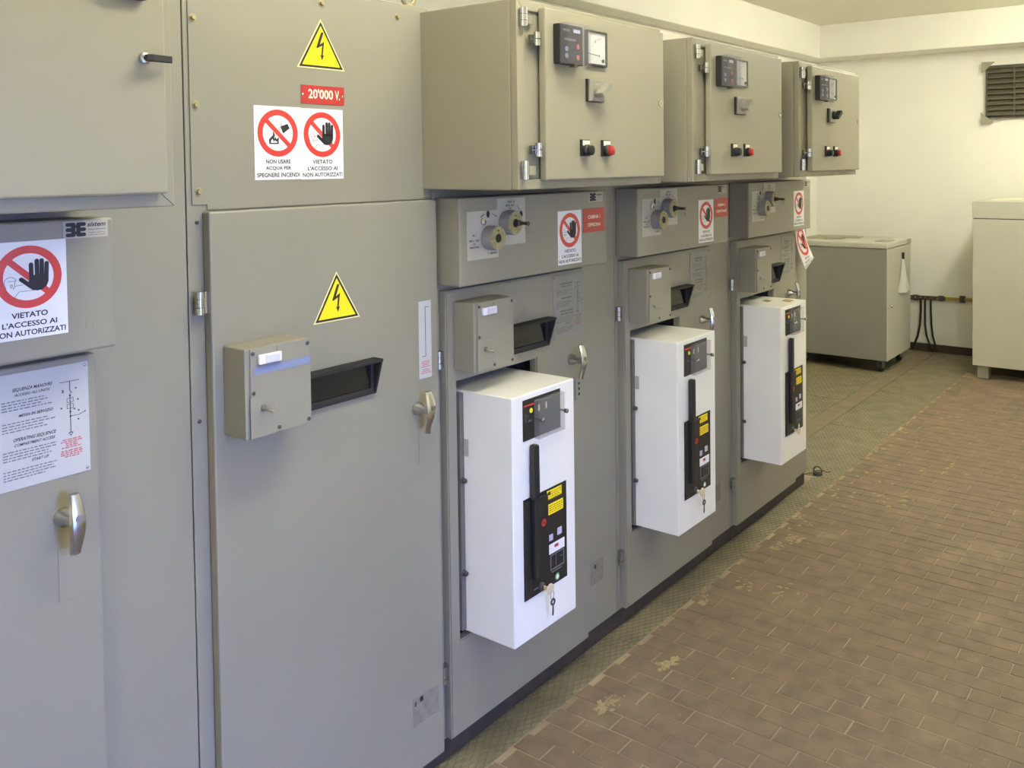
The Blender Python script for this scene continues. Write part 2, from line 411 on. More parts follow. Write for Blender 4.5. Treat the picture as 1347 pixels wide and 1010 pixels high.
# ------------------------------------------------------------------ switchgear pieces
def screw(mb, x, y, z, r=.0035, h=.0025): return mb.lathe((x, y, z), (0, -1, 0), [(r, 0), (r, h*.6), (r*.6, h)], 10)
def door_hinge(parent, x, z, name='hinge'):
    mb = MB()
    for a, b in ((-.022, -.0085), (-.0075, .0075), (.0085, .022)): mb.cyl((x, -.014, z+a), (0, 0, 1), .0085 if a > -.01 and b < .01 else .0095, b-a, 14)
    mb.box(x, x+.02, -.016, -.002, z-.021, z+.021)
    return mb.build(name, 'chrome', parent, smooth=True)
def handle(parent, x, z, y=-.025):
    h = MB(); h.lathe((x, y, z), (0, -1, 0), [(.0165, 0), (.0155, .010), (.009, .020), (.0085, .045)], 20)
    o = h.build('handle', 'chrome', parent, smooth=True)
    g = MB(); pts = []
    prof = []
    for i in range(13):
        t = i/12; zz = z+.046-.10*t; bow = -.012*math.sin(math.pi*min(1, t*1.05)); w = .0085+.005*math.sin(math.pi*t)
        prof.append((zz, y-.036+bow, w))
    n = 8; base = 0
    for zz, yy, w in prof:
        for k in range(n):
            a = 2*math.pi*k/n; g.v.append((x+.002+w*math.cos(a), yy+.0075*math.sin(a), zz))
    for i in range(len(prof)-1):
        for k in range(n):
            l = (k+1) % n; g.f.append((i*n+k, (i+1)*n+k, (i+1)*n+l, i*n+l))
    g.f.append(tuple(range(n))); g.f.append(tuple((len(prof)-1)*n+k for k in reversed(range(n))))
    g.build('grip', 'chrome', o, smooth=True)
    MB().lathe((x+.002, y-.0545, z+.008), (0, -1, 0), [(.006, 0), (.006, .0015)], 14).build('lock_cylinder', 'steel', o, smooth=True)
    return o
def viewing_window(parent, x0, x1, z0=1.012, z1=1.094):
    w = MB(); t = .006; yb, yt = -.032, -.058
    prof = [(-.025, z0), (yb, z0), (yt, z1), (-.025, z1)]
    w.prism_axis([(a, b) for a, b in reversed(prof)], x1-t, x1, 'x'); w.prism_axis([(a, b) for a, b in reversed(prof)], x0, x0+t, 'x')
    w.box(x0, x1, yt, -.025, z1-t, z1); w.box(x0, x1, yb, -.025, z0, z0+t)
    o = w.build('viewing_window', 'blackmat', parent)
    MB().box(x0+t, x1-t, -.0265, -.025, z0+t, z1-t).build('pane', 'glass', o)
    MB().ring_plate((x0+t, x1-t, z0+t, z1-t), (x0+t+.008, x1-t-.008, z0+t+.008, z1-t-.008), -.031, -.0265).build('gasket', 'rubber', o)
    return o
def toggle_box(parent, x0, z0, z1, blue=False, w=.15):
    x1 = x0+w
    o = MB().box(x0, x1, -.096, -.025, z0, z1).build('toggle_box', 'grey', parent, bevel=.0025)
    MB().box(x0+.0105, x1-.001, -.099, -.096, z0+.001, z1-.001).build('lid', 'grey', o, bevel=.0008)
    MB().box(x0+.008, x0+.062, -.1005, -.099, z0+.001, z0+.08).build('switch_plate', 'grey', o, bevel=.0006)
    s = MB(); s.box(x0+.026, x0+.077, -.106, -.099, z1-.033, z1-.014); a = s.build('breaker_window', 'switchwhite', o, bevel=.002)
    MB().box(x0+.040, x0+.072, -.1075, -.106, z1-.031, z1-.016).build('lens', 'lens', o, bevel=.001)
    MB().line(x0+.070, z1-.014, x0+.070, z1-.003, .001, -.0996, -.099).build('seam', 'softink', o)
    if blue: MB().box(x0+.017, x1-.001, -.0996, -.099, z1-.052, z1-.037).build('label_strip', 'bluetape', o)
    t = MB(); t.lathe((x0+.036, -.1005, z0+.056), (0, -1, 0), [(.0062, 0), (.0062, .004), (.0045, .008)], 12)
    p = Vector((x0+.036, -.1085, z0+.056)); d = Vector((.35, -.75, -.25)).normalized()
    t.lathe(p, d, [(.0018, 0), (.003, .016), (.0025, .0175)], 10); t.build('toggle', 'steel', o, smooth=True)
    for sx, sz in ((x0+.016, z1-.010), (x1-.008, z1-.010), (x1-.008, z0+.010), (x0+.016, z0+.088), (x0+.072, z0+.010)): screw(MB(), sx, -.099, sz, .004).build('lid_screw', 'darksteel', o, smooth=True)
    return o
def instruction_plate(parent, x0, x1, z0, z1, m='alu', ink='ink', full=True, ox=0.0):
    y = -.0265; o = MB().box(x0, x1, y, -.025, z0, z1).build('instruction_plate', m, parent, bevel=.0006)
    w, h = x1-x0, z1-z0; yt = y-.0003
    X = lambda u: x0+u*w
    Z = lambda v: z1-v*h
    t = MB(); cxl = .41
    t.text('SEQUENZA MANOVRE', X(cxl), Z(.145), .40*w, .034*h, yt, .3); t.text("ACCESSO ALL'UNITA'", X(cxl), Z(.188), .36*w, .024*h, yt, .3)
    t.text('MESSA IN SERVIZIO', X(cxl+.03), Z(.37), .345*w, .025*h, yt, .3)
    t.text('OPERATING SEQUENCE', X(cxl+.01), Z(.575), .43*w, .034*h, yt, .3); t.text('COMPARTMENT ACCESS', X(cxl+.01), Z(.620), .41*w, .025*h, yt, .3)
    t.text('START UP', X(cxl+.06), Z(.775), .17*w, .025*h, yt, .3)
    t.build('headings', ink, o)['kind'] = 'stuff'
    l = MB(); rng = random.Random(3)
    for v0, n in ((.235, 4), (.42, 4), (.665, 4), (.83, 4)):
        for i in range(n):
            u = .10; end = .10+rng.uniform(.38, .55)
            while u < end:
                k = rng.uniform(.015, .06); l.box(X(u), X(min(u+k, end)), yt, y, Z(v0+i*.024+.009), Z(v0+i*.024)); u += k+.012
    l.build('small_print', 'paleink' if ink == 'fadedink' else 'softink', o)['kind'] = 'stuff'
    d = MB(); xc = X(.795); lw = .0011
    d.line(X(.69), Z(.155), X(.90), Z(.155), lw*.8, yt, y); d.line(xc, Z(.155), xc, Z(.235), lw, yt, y)
    d.line(xc, Z(.235), xc+.003, Z(.265), lw, yt, y); d.line(xc, Z(.265), xc, Z(.62), lw, yt, y)
    for v in (.285, .43, .47): d.disc(xc, Z(v), .0016, yt, y, 8)
    for v in (.325, .38):
        for a, b, c, e in ((-.005, .0035, .005, .0035), (-.005, -.0035, .005, -.0035), (-.005, -.0035, -.005, .0035), (.005, -.0035, .005, .0035)):
            d.line(xc+a, Z(v)+b, xc+c, Z(v)+e, lw*.6, yt, y)
    d.line(xc, Z(.47), X(.86), Z(.47), lw*.8, yt, y); d.line(X(.87), Z(.475), X(.96), Z(.45), lw*.8, yt, y); d.line(X(.955), Z(.46), X(.955), Z(.44), lw*.8, yt, y)
    for a in (-1, 1): d.line(xc+a*.0035, Z(.615), xc, Z(.645), lw*.8, yt, y)
    d.line(xc-.0035, Z(.615), xc+.0035, Z(.615), lw*.8, yt, y)
    for u, v in ((.72, .23), (.72, .245), (.86, .225), (.88, .33), (.70, .385), (.84, .41), (.885, .43), (.88, .51)): d.box(X(u)-.0013, X(u)+.0013, yt, y, Z(v)-.0011, Z(v)+.0011)
    d.build('circuit_diagram', ink, o)
    r = MB(); rng = random.Random(5)
    for i in range(9):
        v = .67+i*.0175+(.012 if i > 4 else 0); u = .80-.5*(w_ := rng.uniform(.12, .24)); e = u+w_
        while u < e:
            k = rng.uniform(.02, .05); r.box(X(u), X(min(e, u+k)), yt, y, Z(v+.010), Z(v)); u += k+.01
    r.build('warning_print', 'fadedred' if ink == 'fadedink' else 'redink', o)['kind'] = 'stuff'
    for sx, sz in ((x0+.006, z0+.006), (x1-.006, z0+.006), (x0+.006, z1-.006), (x1-.006, z1-.006)): screw(MB(), sx, y, sz, .0022, .0016).build('rivet', 'chrome', o, smooth=True)
    return o
def cabinet_body(r, w, top, hole=None):
    x0, x1 = .0012, w-.0012
    mb = MB()
    if hole:
        mb.ring_plate((x0, x1, .066, top), hole, 0, .004)
        mb.box(x0, x1, .16, 1.0, .066, top); mb.box(x0, hole[0]-.005, .004, .16, .066, top); mb.box(hole[1]+.005, x1, .004, .16, .066, top)
        mb.box(hole[0]-.005, hole[1]+.005, .004, .16, .066, hole[2]-.005); mb.box(hole[0]-.005, hole[1]+.005, .004, .16, hole[3]+.005, top)
        o = mb.build('body', 'grey', r)
        a, b, c, e = hole; t_ = .004
        MB().box(a+.0005, b-.0005, .145, .1595, c+.0005, e-.0005).box(a+.0005, a+t_, .001, .145, c+.0005, e-.0005).box(b-t_, b-.0005, .001, .145, c+.0005, e-.0005).box(a+t_, b-t_, .001, .145, c+.0005, c+t_).box(a+t_, b-t_, .001, .145, e-t_, e-.0005).build('cavity_shade_liner', 'cavity', r)  # added near-black lining; its colour stands in for shade in the cavity
    else:
        o = mb.box(x0, x1, 0, 1.0, .066, top).build('body', 'grey', r, bevel=.0015)
    MB().box(0, w, .014, .98, 0, .066).build('plinth', 'plinth', r)
    return o
def key_lock(parent, x, z, key=False):
    y0 = -.0875
    o = MB().lathe((x, y0, z), (0, -1, 0), [(.031, 0), (.031, .029), (.030, .031)], 32).build('key_lock', 'lockbody', parent, smooth=True)
    f = MB(); f.annulus(x, z, .0115, .0285, y0-.0325, y0-.030, 28); f.build('lock_face', 'lockface', o)
    k = MB(); k.disc(x, z, .0115, y0-.0313, y0-.030, 20); k.line(x, z+.017, x, z+.021, .004, y0-.0332, y0-.0325); k.build('keyhole', 'blackmat', o)
    if key:
        g = MB(); g.lathe((x+.004, y0-.031, z), (0, -1, 0), [(.0075, 0), (.0075, .012), (.0045, .014), (.0045, .038), (.006, .04)], 14)
        g.build('key', 'darksteel', o, smooth=True)
        rg = MB(); c = Vector((x+.012, y0-.062, z-.012)); rg.tube([c+Vector((.010*math.cos(a), 0, .012*math.sin(a))) for a in [i*math.pi/8 for i in range(16)]], .0012, 6, True)
        rg.build('key_ring', 'steel', o, smooth=True)
    return o
def key_cover(r, x1=.651, plain=False, x0=.0095):
    o = MB().box(x0, x1, -.086, -.0005, 1.231, 1.45).build('key_cover', 'grey', r, bevel=.004)
    if plain: MB().annulus(x1-.043, 1.274, .0055, .0068, -.0866, -.086, 24).build('blanking_plug', 'grey', o); return o
    MB().box(.035, .152, -.0875, -.086, 1.294, 1.415).build('lock_plate', 'creamplate', o)
    MB().box(.148, .263, -.0870, -.086, 1.322, 1.444).build('lock_plate', 'creamplate', o)
    key_lock(r, .1155, 1.346); key_lock(r, .184, 1.380, True)
    MB().lathe((.094, -.0875, 1.388), (0, -1, 0), [(.0095, 0), (.009, .004), (.0055, .0045), (.005, .003)], 18).build('indicator_lamp', 'chrome', o, smooth=True)
    h = MB(); h.prism([(.113+.006*math.cos(a), 1.406+.009*math.sin(a)) for a in [i*math.pi/9 for i in range(18)]], -.0880, -.0875); h.build('lamp_hole', 'blackmat', o); h = MB()
    h.prism([(.245+.006*math.cos(a), 1.400+.0085*math.sin(a)) for a in [i*math.pi/9 for i in range(18)]], -.0880, -.0870); h.build('lamp_hole', 'blackmat', o)
    t = MB(); yt = -.0878
    t.text('R.1', .061, 1.355, .012, .006, yt); t.text('MOL. SEZ', .061, 1.342, .036, .005, yt); t.text('IN', .061, 1.334, .008, .004, yt); t.text('MANOVRA', .061, 1.3255, .034, .005, yt)
    t.text('INT. R', .205, 1.434, .028, .006, yt); t.text('MOL. SEZ', .200, 1.425, .034, .005, yt); t.text('IN', .200, 1.417, .008, .004, yt); t.text('MANOVRA', .200, 1.410, .032, .005, yt)
    t.line(.228, 1.424, .240, 1.411, .001, yt, yt+.0003); t.line(.110, 1.311, .115, 1.303, .001, yt, yt+.0003); t.text('manovra', .132, 1.306, .026, .005, yt)
    t.line(.085, 1.400, .099, 1.407, .0022, yt, yt+.0003); t.line(.139, 1.402, .145, 1.399, .0022, yt, yt+.0003)
    t.build('lock_lettering', 'ink', o)['kind'] = 'stuff'
    MB().line(.128, 1.4075, .139, 1.402, .0025, -.0878, -.0875).build('red_mark', 'redink', o)
    return o

# ---- bays 2..4: cabinets with a white breaker
HOLE = (.057, .381, .314, .982)
r = root('switchgear_cabinet', (0, 0, 0), BAY[2], 'grey switchgear cabinet with red plate reading officina, nearest of those with white breakers', 'electrical cabinet', 'switchgear cabinets with white breakers')
cabinet_body(r, PITCH, 1.90, (.03, .41, .27, 1.03))
kc = key_cover(r)
d = MB().ring_plate((.0205, .6235, .072, 1.215), HOLE, -.025, -.0008).build('door', 'grey', r)
bm = bmesh.new(); bm.from_mesh(d.data)
es = [e for e in bm.edges if all(v.co.y < -.024 for v in e.verts) and e.calc_face_angle(0) > .6]
bmesh.ops.bevel(bm, geom=es, offset=.0035, segments=2, affect='EDGES'); bm.to_mesh(d.data); bm.free()
door_hinge(d, .004, 1.045); door_hinge(d, .004, .245)
handle(d, .545, .949)
sp = MB().box(.566, .598, -.027, -.025, .822, .885).build('strike_plate', 'greyplate', d)
for z in (.838, .854, .870): MB().disc(.582, z, .0045, -.0275, -.027, 14).build('strike_hole', 'blackmat', d)
instruction_plate(r, .461, .612, 1.019, 1.206, 'greyplate', 'fadedink')
viewing_window(r, .20, .434)
toggle_box(r, .0455, 1.013, 1.1875)
MB().box(.668, .742, -.0008, 0, .205, .275).build('worn_label', 'faded', r); 
MB().box(.690, .700, -.0012, -.0008, .254, .266).build('label_mark', 'blackmat', r)
cab2 = r
L4 = lambda s: s
cab3 = relabel(copy_tree(cab2, PITCH), 'grey switchgear cabinet with white breaker, the middle one of the three alike')
cab4 = relabel(copy_tree(cab2, 2*PITCH), 'grey switchgear cabinet with white breaker at the far end of the row, sign peeling')

# ---- bay 0: leftmost cabinet
r = root('switchgear_cabinet', (0, 0, 0), BAY[0], 'leftmost grey switchgear cabinet with a long instruction plate on its lower door', 'electrical cabinet')
cabinet_body(r, B1-B0, 1.925)
key_cover(r, .620, True)
d = MB().box(.0205, .6155, -.025, -.0008, .072, 1.2135).build('door', 'grey', r, bevel=.0035)
handle(d, .553, .947)
MB().box(.543, .597, -.0262, -.025, .805, .895).build('cover_plate', 'grey', d, bevel=.0008)
instruction_plate(r, .449, .600, 1.0145, 1.203, 'alu', 'ink')

# ---- bay 1: wide bolted upper panel and tall door
r = root('switchgear_cabinet', (0, 0, 0), BAY[1], 'grey switchgear cabinet with bolted upper panel and one tall lower door, second from left', 'electrical cabinet')
cabinet_body(r, B2-B1, 1.918)
up_ = MB().prism([(.011, 1.460), (.042, 1.460), (.042, 1.449), (.646, 1.449), (.646, 1.460), (.6405, 1.460), (.6405, 1.911), (.011, 1.911)], -.003, -.0003).build('upper_panel', 'grey', r, bevel=.0008)
for bx, bz in ((.021, 1.818), (.0225, 1.652), (.025, 1.485), (.545, 1.885), (.626, 1.815), (.627, 1.649), (.627, 1.484), (.324, 1.887), (.10, 1.885)):
    b = MB(); b.lathe((bx, -.003, bz), (0, -1, 0), [(.0075, 0), (.0075, .001)], 16); b.lathe((bx, -.004, bz), (0, -1, 0), [(.0055, 0), (.0055, .004), (.0048, .005)], 6); b.build('bolt', 'bolt', up_)
d = MB().box(.032, .644, -.025, -.0008, .057, 1.4465).build('door', 'grey', r, bevel=.004)
door_hinge(d, .0145, 1.272)
handle(d, .567, .945)
MB().box(.571, .623, -.0258, -.025, .808, .896).build('cover_plate', 'grey', d, bevel=.0006)
np_ = MB().box(.576, .618, -.0262, -.025, 1.013, 1.202).build('narrow_plate', 'alu', d, bevel=.0008)
viewing_window(r, .21, .434)
toggle_box(r, .054, 1.010, 1.1845, True)
t = MB(); yt = -.0265
t.line(.598, 1.187, .598, 1.067, .0013, yt, -.0262); t.line(.598, 1.187, .610, 1.187, .0013, yt, -.0262); t.line(.586, 1.067, .598, 1.067, .0013, yt, -.0262); t.build('plate_line', 'ink', r)
t = MB(); rng = random.Random(9)
for i in range(7): 
    hw = rng.uniform(.010, .017); t.box(.597-hw, .597+hw, yt, -.0262, 1.055-i*.0042-(.003 if i > 3 else 0)-.0016, 1.055-i*.0042-(.003 if i > 3 else 0))
t.build('plate_warning', 'redink', r)['kind'] = 'stuff'
MB().box(.537, .625, -.0256, -.025, .173, .240).build('worn_label', 'faded', r)
MB().box(.560, .571, -.0259, -.0256, .226, .238).build('label_mark', 'blackmat', r)
MB().box(.543, .548, -.0259, -.0256, .222, .233).build('label_mark', 'plinth', r)
e = MB(); cx_, cz_ = .604, 1.942
e.tube([(cx_+.0195*math.cos(a), .02, cz_+.0195*math.sin(a)) for a in [i*math.pi/10 for i in range(20)]], .0058, 8, True); e.cyl((cx_, .02, 1.918), (0, 0, 1), .011, .009, 14)
e.build('lifting_eye', 'bolt', r, smooth=True)
for bx, bz in ((.021, 1.426), (.0165, 1.041)): screw(MB(), bx, 0, bz, .004, .003).build('frame_screw', 'darksteel', r, smooth=True)

# ---- control boxes
def control_box(bay, label, variant='full', black_knob=False):
    r = root('control_box', (.285, -.15, 1.472), bay, label, 'control box', None if variant == 'plain' else 'control boxes with meters')
    MB().box(-.0305, .6025, -.287, -.0005, 1.472, 1.905).build('body', 'box_grey', r, bevel=.003)
    f = MB(); f.ring_plate((-.0305, .6025, 1.473, 1.905), (-.005, .577, 1.497, 1.881), -.308, -.288); f.box(-.005, .577, -.302, -.296, 1.497, 1.881)
    f.build('swing_frame', 'box_grey', r, bevel=.002)
    for a, b, c, e in ((.577, 1.497, .6015, 1.474), (-.005, 1.881, -.0295, 1.904)): MB().line(a, b, c, e, .0012, -.3083, -.308).build('mitre_seam', 'darksteel', r)
    d = MB().box(.046, .5815, -.33, -.309, 1.493, 1.892).build('door', 'box_grey', r, bevel=.0035)
    for z, s_ in ((1.862, -1), (1.518, 1)):
        h = MB(); x = -.018
        for a, b in ((-.021, -.0075), (-.0065, .0065), (.0075, .021)): h.cyl((x, -.318, z+a), (0, 0, 1), .0092, b-a, 14)
        h.box(x, x+.044, -.3135, -.308, z-.012, z+.009); h.build('frame_hinge', 'chrome', r, smooth=True)
        h = MB(); z2 = z+s_*.046; x = .020
        for a, b in ((-.0155, -.001), (.001, .0155)): h.cyl((x, -.327, z2+a), (0, 0, 1), .0088, b-a, 14)
        h.box(x-.012, x+.03, -.318, -.3085, z2-.010, z2+.010); h.build('door_hinge', 'chrome', r, smooth=True)
    if variant == 'plain':
        h = MB(); h.lathe((.548, -.33, 1.690), (0, -1, 0), [(.0085, 0), (.0080, .006), (.005, .008)], 16); h.build('cam_lock', 'chrome', r, smooth=True)
        h = MB(); h.prism_axis([(.543, -.349), (.552, -.351), (.583, -.346), (.584, -.342), (.556, -.340), (.543, -.342)], 1.6850, 1.6950, 'z'); h.build('lock_lever', 'rubber', r, bevel=.001)
        MB().box(.490, .548, -.342, -.33, 1.772, 1.83).build('meter_frame', 'darksteel', r, bevel=.001)
        return r
    h = MB(); h.lathe((.559, -.33, 1.695), (0, -1, 0), [(.0085, 0), (.0080, .003), (.005, .0035), (.0045, .002)], 16); h.build('cam_lock', 'chrome', r, smooth=True)
    # protection relay under a hinged clear cover
    o = MB().box(.075, .167, -.350, -.33, 1.765, 1.857).build('relay', 'blackmat', r, bevel=.0015)
    s = MB(); s.box(.128, .155, -.3508, -.350, 1.840, 1.848); s.build('display', 'lilac', o)
    s = MB(); s.box(.087, .112, -.3508, -.350, 1.841, 1.846); s.box(.092, .138, -.3508, -.350, 1.820, 1.825); s.build('legend', 'softink', o)
    for x, z, m_ in ((.145, 1.808, 'redink'), (.145, 1.783, 'redink'), (.100, 1.800, 'bluetape'), (.100, 1.784, 'bluetape')):
        MB().disc(x, z, .0062, -.3515, -.350, 14).build('relay_button', m_, o)
    c = MB(); x0, x1, z0, z1, y0, y1, t_ = .0775, .170, 1.7635, 1.8585, -.371, -.3505, .0016
    c.box(x0, x1, y0, y0+t_, z0, z1); c.box(x0, x0+t_, y0+t_, y1, z0, z1); c.box(x1-t_, x1, y0+t_, y1, z0, z1); c.box(x0+t_, x1-t_, y0+t_, y1, z0, z0+t_); c.box(x0+t_, x1-t_, y0+t_, y1, z1-t_, z1)
    c.build('clear_cover', 'smoke', o)
    MB().box(.108, .122, -.368, -.352, 1.757, 1.7633).build('cover_latch', 'darksteel', o, bevel=.001)
    # ammeter
    o = MB().ring_plate((.2015, .288, 1.772, 1.8575), (.206, .2835, 1.7765, 1.853), -.339, -.33).build('ammeter', 'black', r)
    MB().box(.206, .2835, -.335, -.33, 1.7765, 1.853).build('dial', 'signwhite', o)
    s = MB(); s.line(.209, 1.801, .258, 1.798, .0016, -.3358, -.335); s.line(.258, 1.7945, .258, 1.8015, .0014, -.3358, -.335)
    s.disc(.272, 1.786, .0045, -.338, -.335, 12)
    for i in range(13):
        a = math.radians(8+i*6.3); s.line(.272-.058*math.cos(a), 1.786+.058*math.sin(a), .272-.053*math.cos(a), 1.786+.053*math.sin(a), .0006, -.3354, -.335)
    s.text('A', .240, 1.832, .006, .007, -.3353); s.build('needle_and_scale', 'ink', o)
    MB().box(.206, .2835, -.3388, -.338, 1.7765, 1.853).build('dial_glass', 'clear', o)
    # rotary switch
    o = MB().box(.2035, .270, -.336, -.33, 1.6825, 1.7385).build('rotary_switch', 'black', r, bevel=.001)
    MB().box(.2055, .270, -.342, -.336, 1.6835, 1.7380).build('switch_face', 'knobgrey', o, bevel=.002)
    km = 'blackmat' if black_knob else 'knobgrey'
    MB().lathe((.238, -.342, 1.711), (0, -1, 0), [(.0165, 0), (.0155, .009), (.012, .010)], 22).build('knob', km, o, smooth=True)
    k = MB(); w_ = .0085; dx, dz = math.cos(math.radians(33)), math.sin(math.radians(33)); L_ = .024
    P = [(-L_, -w_*.6), (L_*.95, -w_), (L_*1.15, 0), (L_*.95, w_), (-L_, w_*.6)]
    k.prism([(.238+a*dx-b*dz, 1.711+a*dz+b*dx) for a, b in P], -.372, -.350); k.build('knob_grip', km, o, bevel=.002)
    for x, cm, nm in ((.195, 'blackmat', 'black'), (.285, 'redbutton', 'red')):
        o = MB().box(x-.018, x+.018, -.3365, -.33, 1.549, 1.590).build('push_button', 'black', r, bevel=.001)
        MB().box(x-.0135, x+.0155, -.3373, -.3365, 1.5755, 1.5875).build('button_label', 'platewhite', o)
        MB().lathe((x, -.3365, 1.5635), (0, -1, 0), [(.0145, 0), (.0145, .008), (.0125, .010)], 22).build('button_collar', 'black', o, smooth=True)
        MB().lathe((x, -.3465, 1.5635), (0, -1, 0), [(.0122, 0), (.0122, .008), (.010, .0095)], 22).build('button_cap', cm, o, smooth=True)
    s = MB(); s.lathe((.06, -.12, 1.472), (0, 0, -1), [(.004, 0), (.003, .004)], 10); s.build('base_rivet', 'chrome', r, smooth=True)
    return r
box2 = control_box(BAY[2], 'grey control box with meter and grey rotary knob, nearest of the three alike')
box3 = relabel(copy_tree(box2, PITCH), 'grey control box with meter and grey rotary knob, middle of the three alike')
box4 = control_box(BAY[4], 'grey control box with a black rotary knob at the far end of the row', black_knob=True)
box0 = control_box(BAY[0], 'large plain grey control box with a dark lever lock at top left', 'plain')

# ---- withdrawable white breakers
def breaker(bay, label):
    r = root('circuit_breaker', (.20, -.1, .332), bay, label, 'circuit breaker', 'white circuit breakers')
    MB().box(.0745, .333, -.19, .135, .332, .957).build('housing', 'white', r, bevel=.003)
    MB().box(.059, .0740, -.0295, .10, .338, .950).build('flange', 'flange', r)
    for z in (.486, .726):
        b = MB(); b.lathe((.0665, -.0295, z), (0, -1, 0), [(.0085, 0), (.0085, .002), (.0065, .003), (.0065, .010), (.005, .012)], 12); b.build('flange_bolt', 'darksteel', r, smooth=True)
    MB().box(.0727, .0745, -.046, -.031, .788, .832).build('side_stop', 'creamplate', r)
    y = -.19
    o = MB().box(.1155, .270, y-.002, y, .840, .9435).build('trip_unit', 'black', r, bevel=.0008)
    MB().line(.119, .928, .159, .928, .004, y-.0026, y-.002).build('red_stripe', 'signred', o)
    MB().disc(.147, .913, .0062, y-.0028, y-.002, 16).build('yellow_dot', 'signyellow', o)
    s = MB(); s.line(.124, .908, .139, .898, .001, y-.0024, y-.002); s.line(.126, .902, .126, .885, .001, y-.0024, y-.002); s.box(.136, .148, y-.0024, y-.002, .886, .890); s.build('trip_print', 'softink', o)
    MB().box(.176, .182, y-.0026, y-.002, .905, .921).build('dip_switch', 'keyhead', o); MB().box(.207, .212, y-.0026, y-.002, .905, .921).build('dip_switch', 'keyhead', o)
    c = MB(); x0, x1, z0, z1, y0, y1, t_ = .160, .270, .838, .937, y-.018, y-.0025, .002
    c.box(x0, x1, y0, y0+t_, z0, z1); c.box(x0, x0+t_, y0+t_, y1, z0, z1); c.box(x1-t_, x1, y0+t_, y1, z0, z1); c.box(x0+t_, x1-t_, y0+t_, y1, z0, z0+t_); c.box(x0+t_, x1-t_, y0+t_, y1, z1-t_, z1)
    c.build('clear_cover', 'clear', o)
    for x, z in ((.1625, .889), (.264, .889)):
        b = MB(); b.lathe((x, y-.002, z), (0, -1, 0), [(.0025, 0), (.0025, .019), (.006, .0195), (.006, .027), (.0045, .028)], 14); b.build('cover_screw', 'chrome', o, smooth=True)
    o = MB().box(.113, .292, y-.002, y, .4365, .6935).build('operating_panel', 'black', r, bevel=.0008)
    MB().box(.114, .137, y-.006, y-.002, .445, .689).build('lever_guard', 'black', o, bevel=.001)
    MB().box(.160, .203, y-.010, y-.002, .628, .686).build('lever_bracket', 'black', o, bevel=.001)
    l = MB(); l.prism([(.135, .690), (.1565, .690), (.1555, .824), (.152, .829), (.140, .829), (.1355, .824)], y-.022, y-.004); l.build('charging_lever', 'black', r, bevel=.003)
    l = MB(); l.box(.141, .157, y-.016, y-.002, .486, .690); l.build('lever_arm', 'blackmat', o, bevel=.002)
    for nm, (a, b, c_, e) in (('upper', (.208, .270, .664, .688)), ('lower', (.213, .276, .624, .652))):
        q = MB().box(a, b, y-.0026, y-.002, c_, e).build('yellow_label', 'signyellow', o)
    s = MB(); rng = random.Random(4)
    for (a, b, c_, e) in ((.208, .270, .664, .688), (.213, .276, .624, .652)):
        for i in range(4):
            zz = e-.005-i*.0055; u = a+.004
            while u < b-.008: k = rng.uniform(.003, .010); s.box(u, min(u+k, b-.003), y-.0029, y-.0026, zz-.0016, zz); u += k+.003
    s.box(.212, .222, y-.0029, y-.0026, .676, .685); s.build('label_print', 'ink', o)['kind'] = 'stuff'
    s = MB(); s.annulus(.194, .612, .0065, .0095, y-.0026, y-.002, 20); s.line(.194, .606, .194, .617, .0028, y-.0026, y-.002); s.line(.189, .608, .199, .616, .0018, y-.0026, y-.002); s.build('red_symbol', 'signred', o)
    MB().box(.214, .229, y-.0045, y-.002, .556, .572).build('lilac_button', 'lilac', o, bevel=.0006); MB().box(.249, .267, y-.0045, y-.002, .561, .579).build('lilac_button', 'lilac', o, bevel=.0006)
    MB().box(.214, .279, y-.0035, y-.002, .521, .546).build('state_window', 'switchwhite', o)
    s = MB(); s.box(.236, .252, y-.0040, y-.0035, .533, .541); s.build('red_flag', 'redbutton', o)
    s = MB(); s.ring_plate((.219, .277, .477, .517), (.221, .275, .479, .515), y-.0035, y-.002); s.line(.244, .481, .244, .515, .001, y-.0028, y-.002); s.box(.224, .268, y-.0024, y-.002, .4695, .4725); s.box(.262, .270, y-.0028, y-.002, .500, .503)
    s.box(.150, .172, y-.0024, y-.002, .452, .455); s.build('frame_print', 'softink', o)
    MB().disc(.248, .452, .0095, y-.0027, y-.002, 20).build('round_badge', 'green', o)
    MB().disc(.248, .451, .0058, y-.0030, y-.0027, 16).build('badge_centre', 'platewhite', o)
    MB().lathe((.180, y-.002, .452), (0, -1, 0), [(.0105, 0), (.0105, .006), (.009, .008)], 18).build('key_barrel', 'darksteel', o, smooth=True)
    k = MB(); k.prism([(.180+.0135*math.cos(a)*(1.1 if abs(math.cos(a)) > .5 else .95)+.004, .450+.014*math.sin(a)) for a in [i*math.pi/5 for i in range(10)]], y-.030, y-.026); k.box(.1795, .1825, y-.027, y-.009, .446, .456)
    k.build('key', 'keyhead', r, bevel=.001)
    return r
def hanging_key(r):
    y = -.19
    g = MB(); c = Vector((.192, y-.028, .432)); g.tube([c+Vector((.009*math.cos(a), .002*math.cos(a), .012*math.sin(a))) for a in [i*math.pi/8 for i in range(16)]], .0010, 6, True); g.build('key_ring', 'steel', r, smooth=True)
    g = MB(); g.annulus(.194, .413, .0042, .0095, y-.0295, y-.0275, 18); g.prism([(.1925, .404), (.1905, .381), (.193, .377), (.1955, .381), (.1965, .386), (.1960, .404)], y-.0295, y-.0275); g.build('spare_key', 'darksteel', r)
br2 = breaker(BAY[2], 'white circuit breaker with black operating panel, nearest and largest of the three')
br3 = relabel(copy_tree(br2, PITCH), 'white circuit breaker with black operating panel, middle of the three')
br4 = relabel(copy_tree(br2, 2*PITCH), 'white circuit breaker farthest away, ochre tape marks on its top')
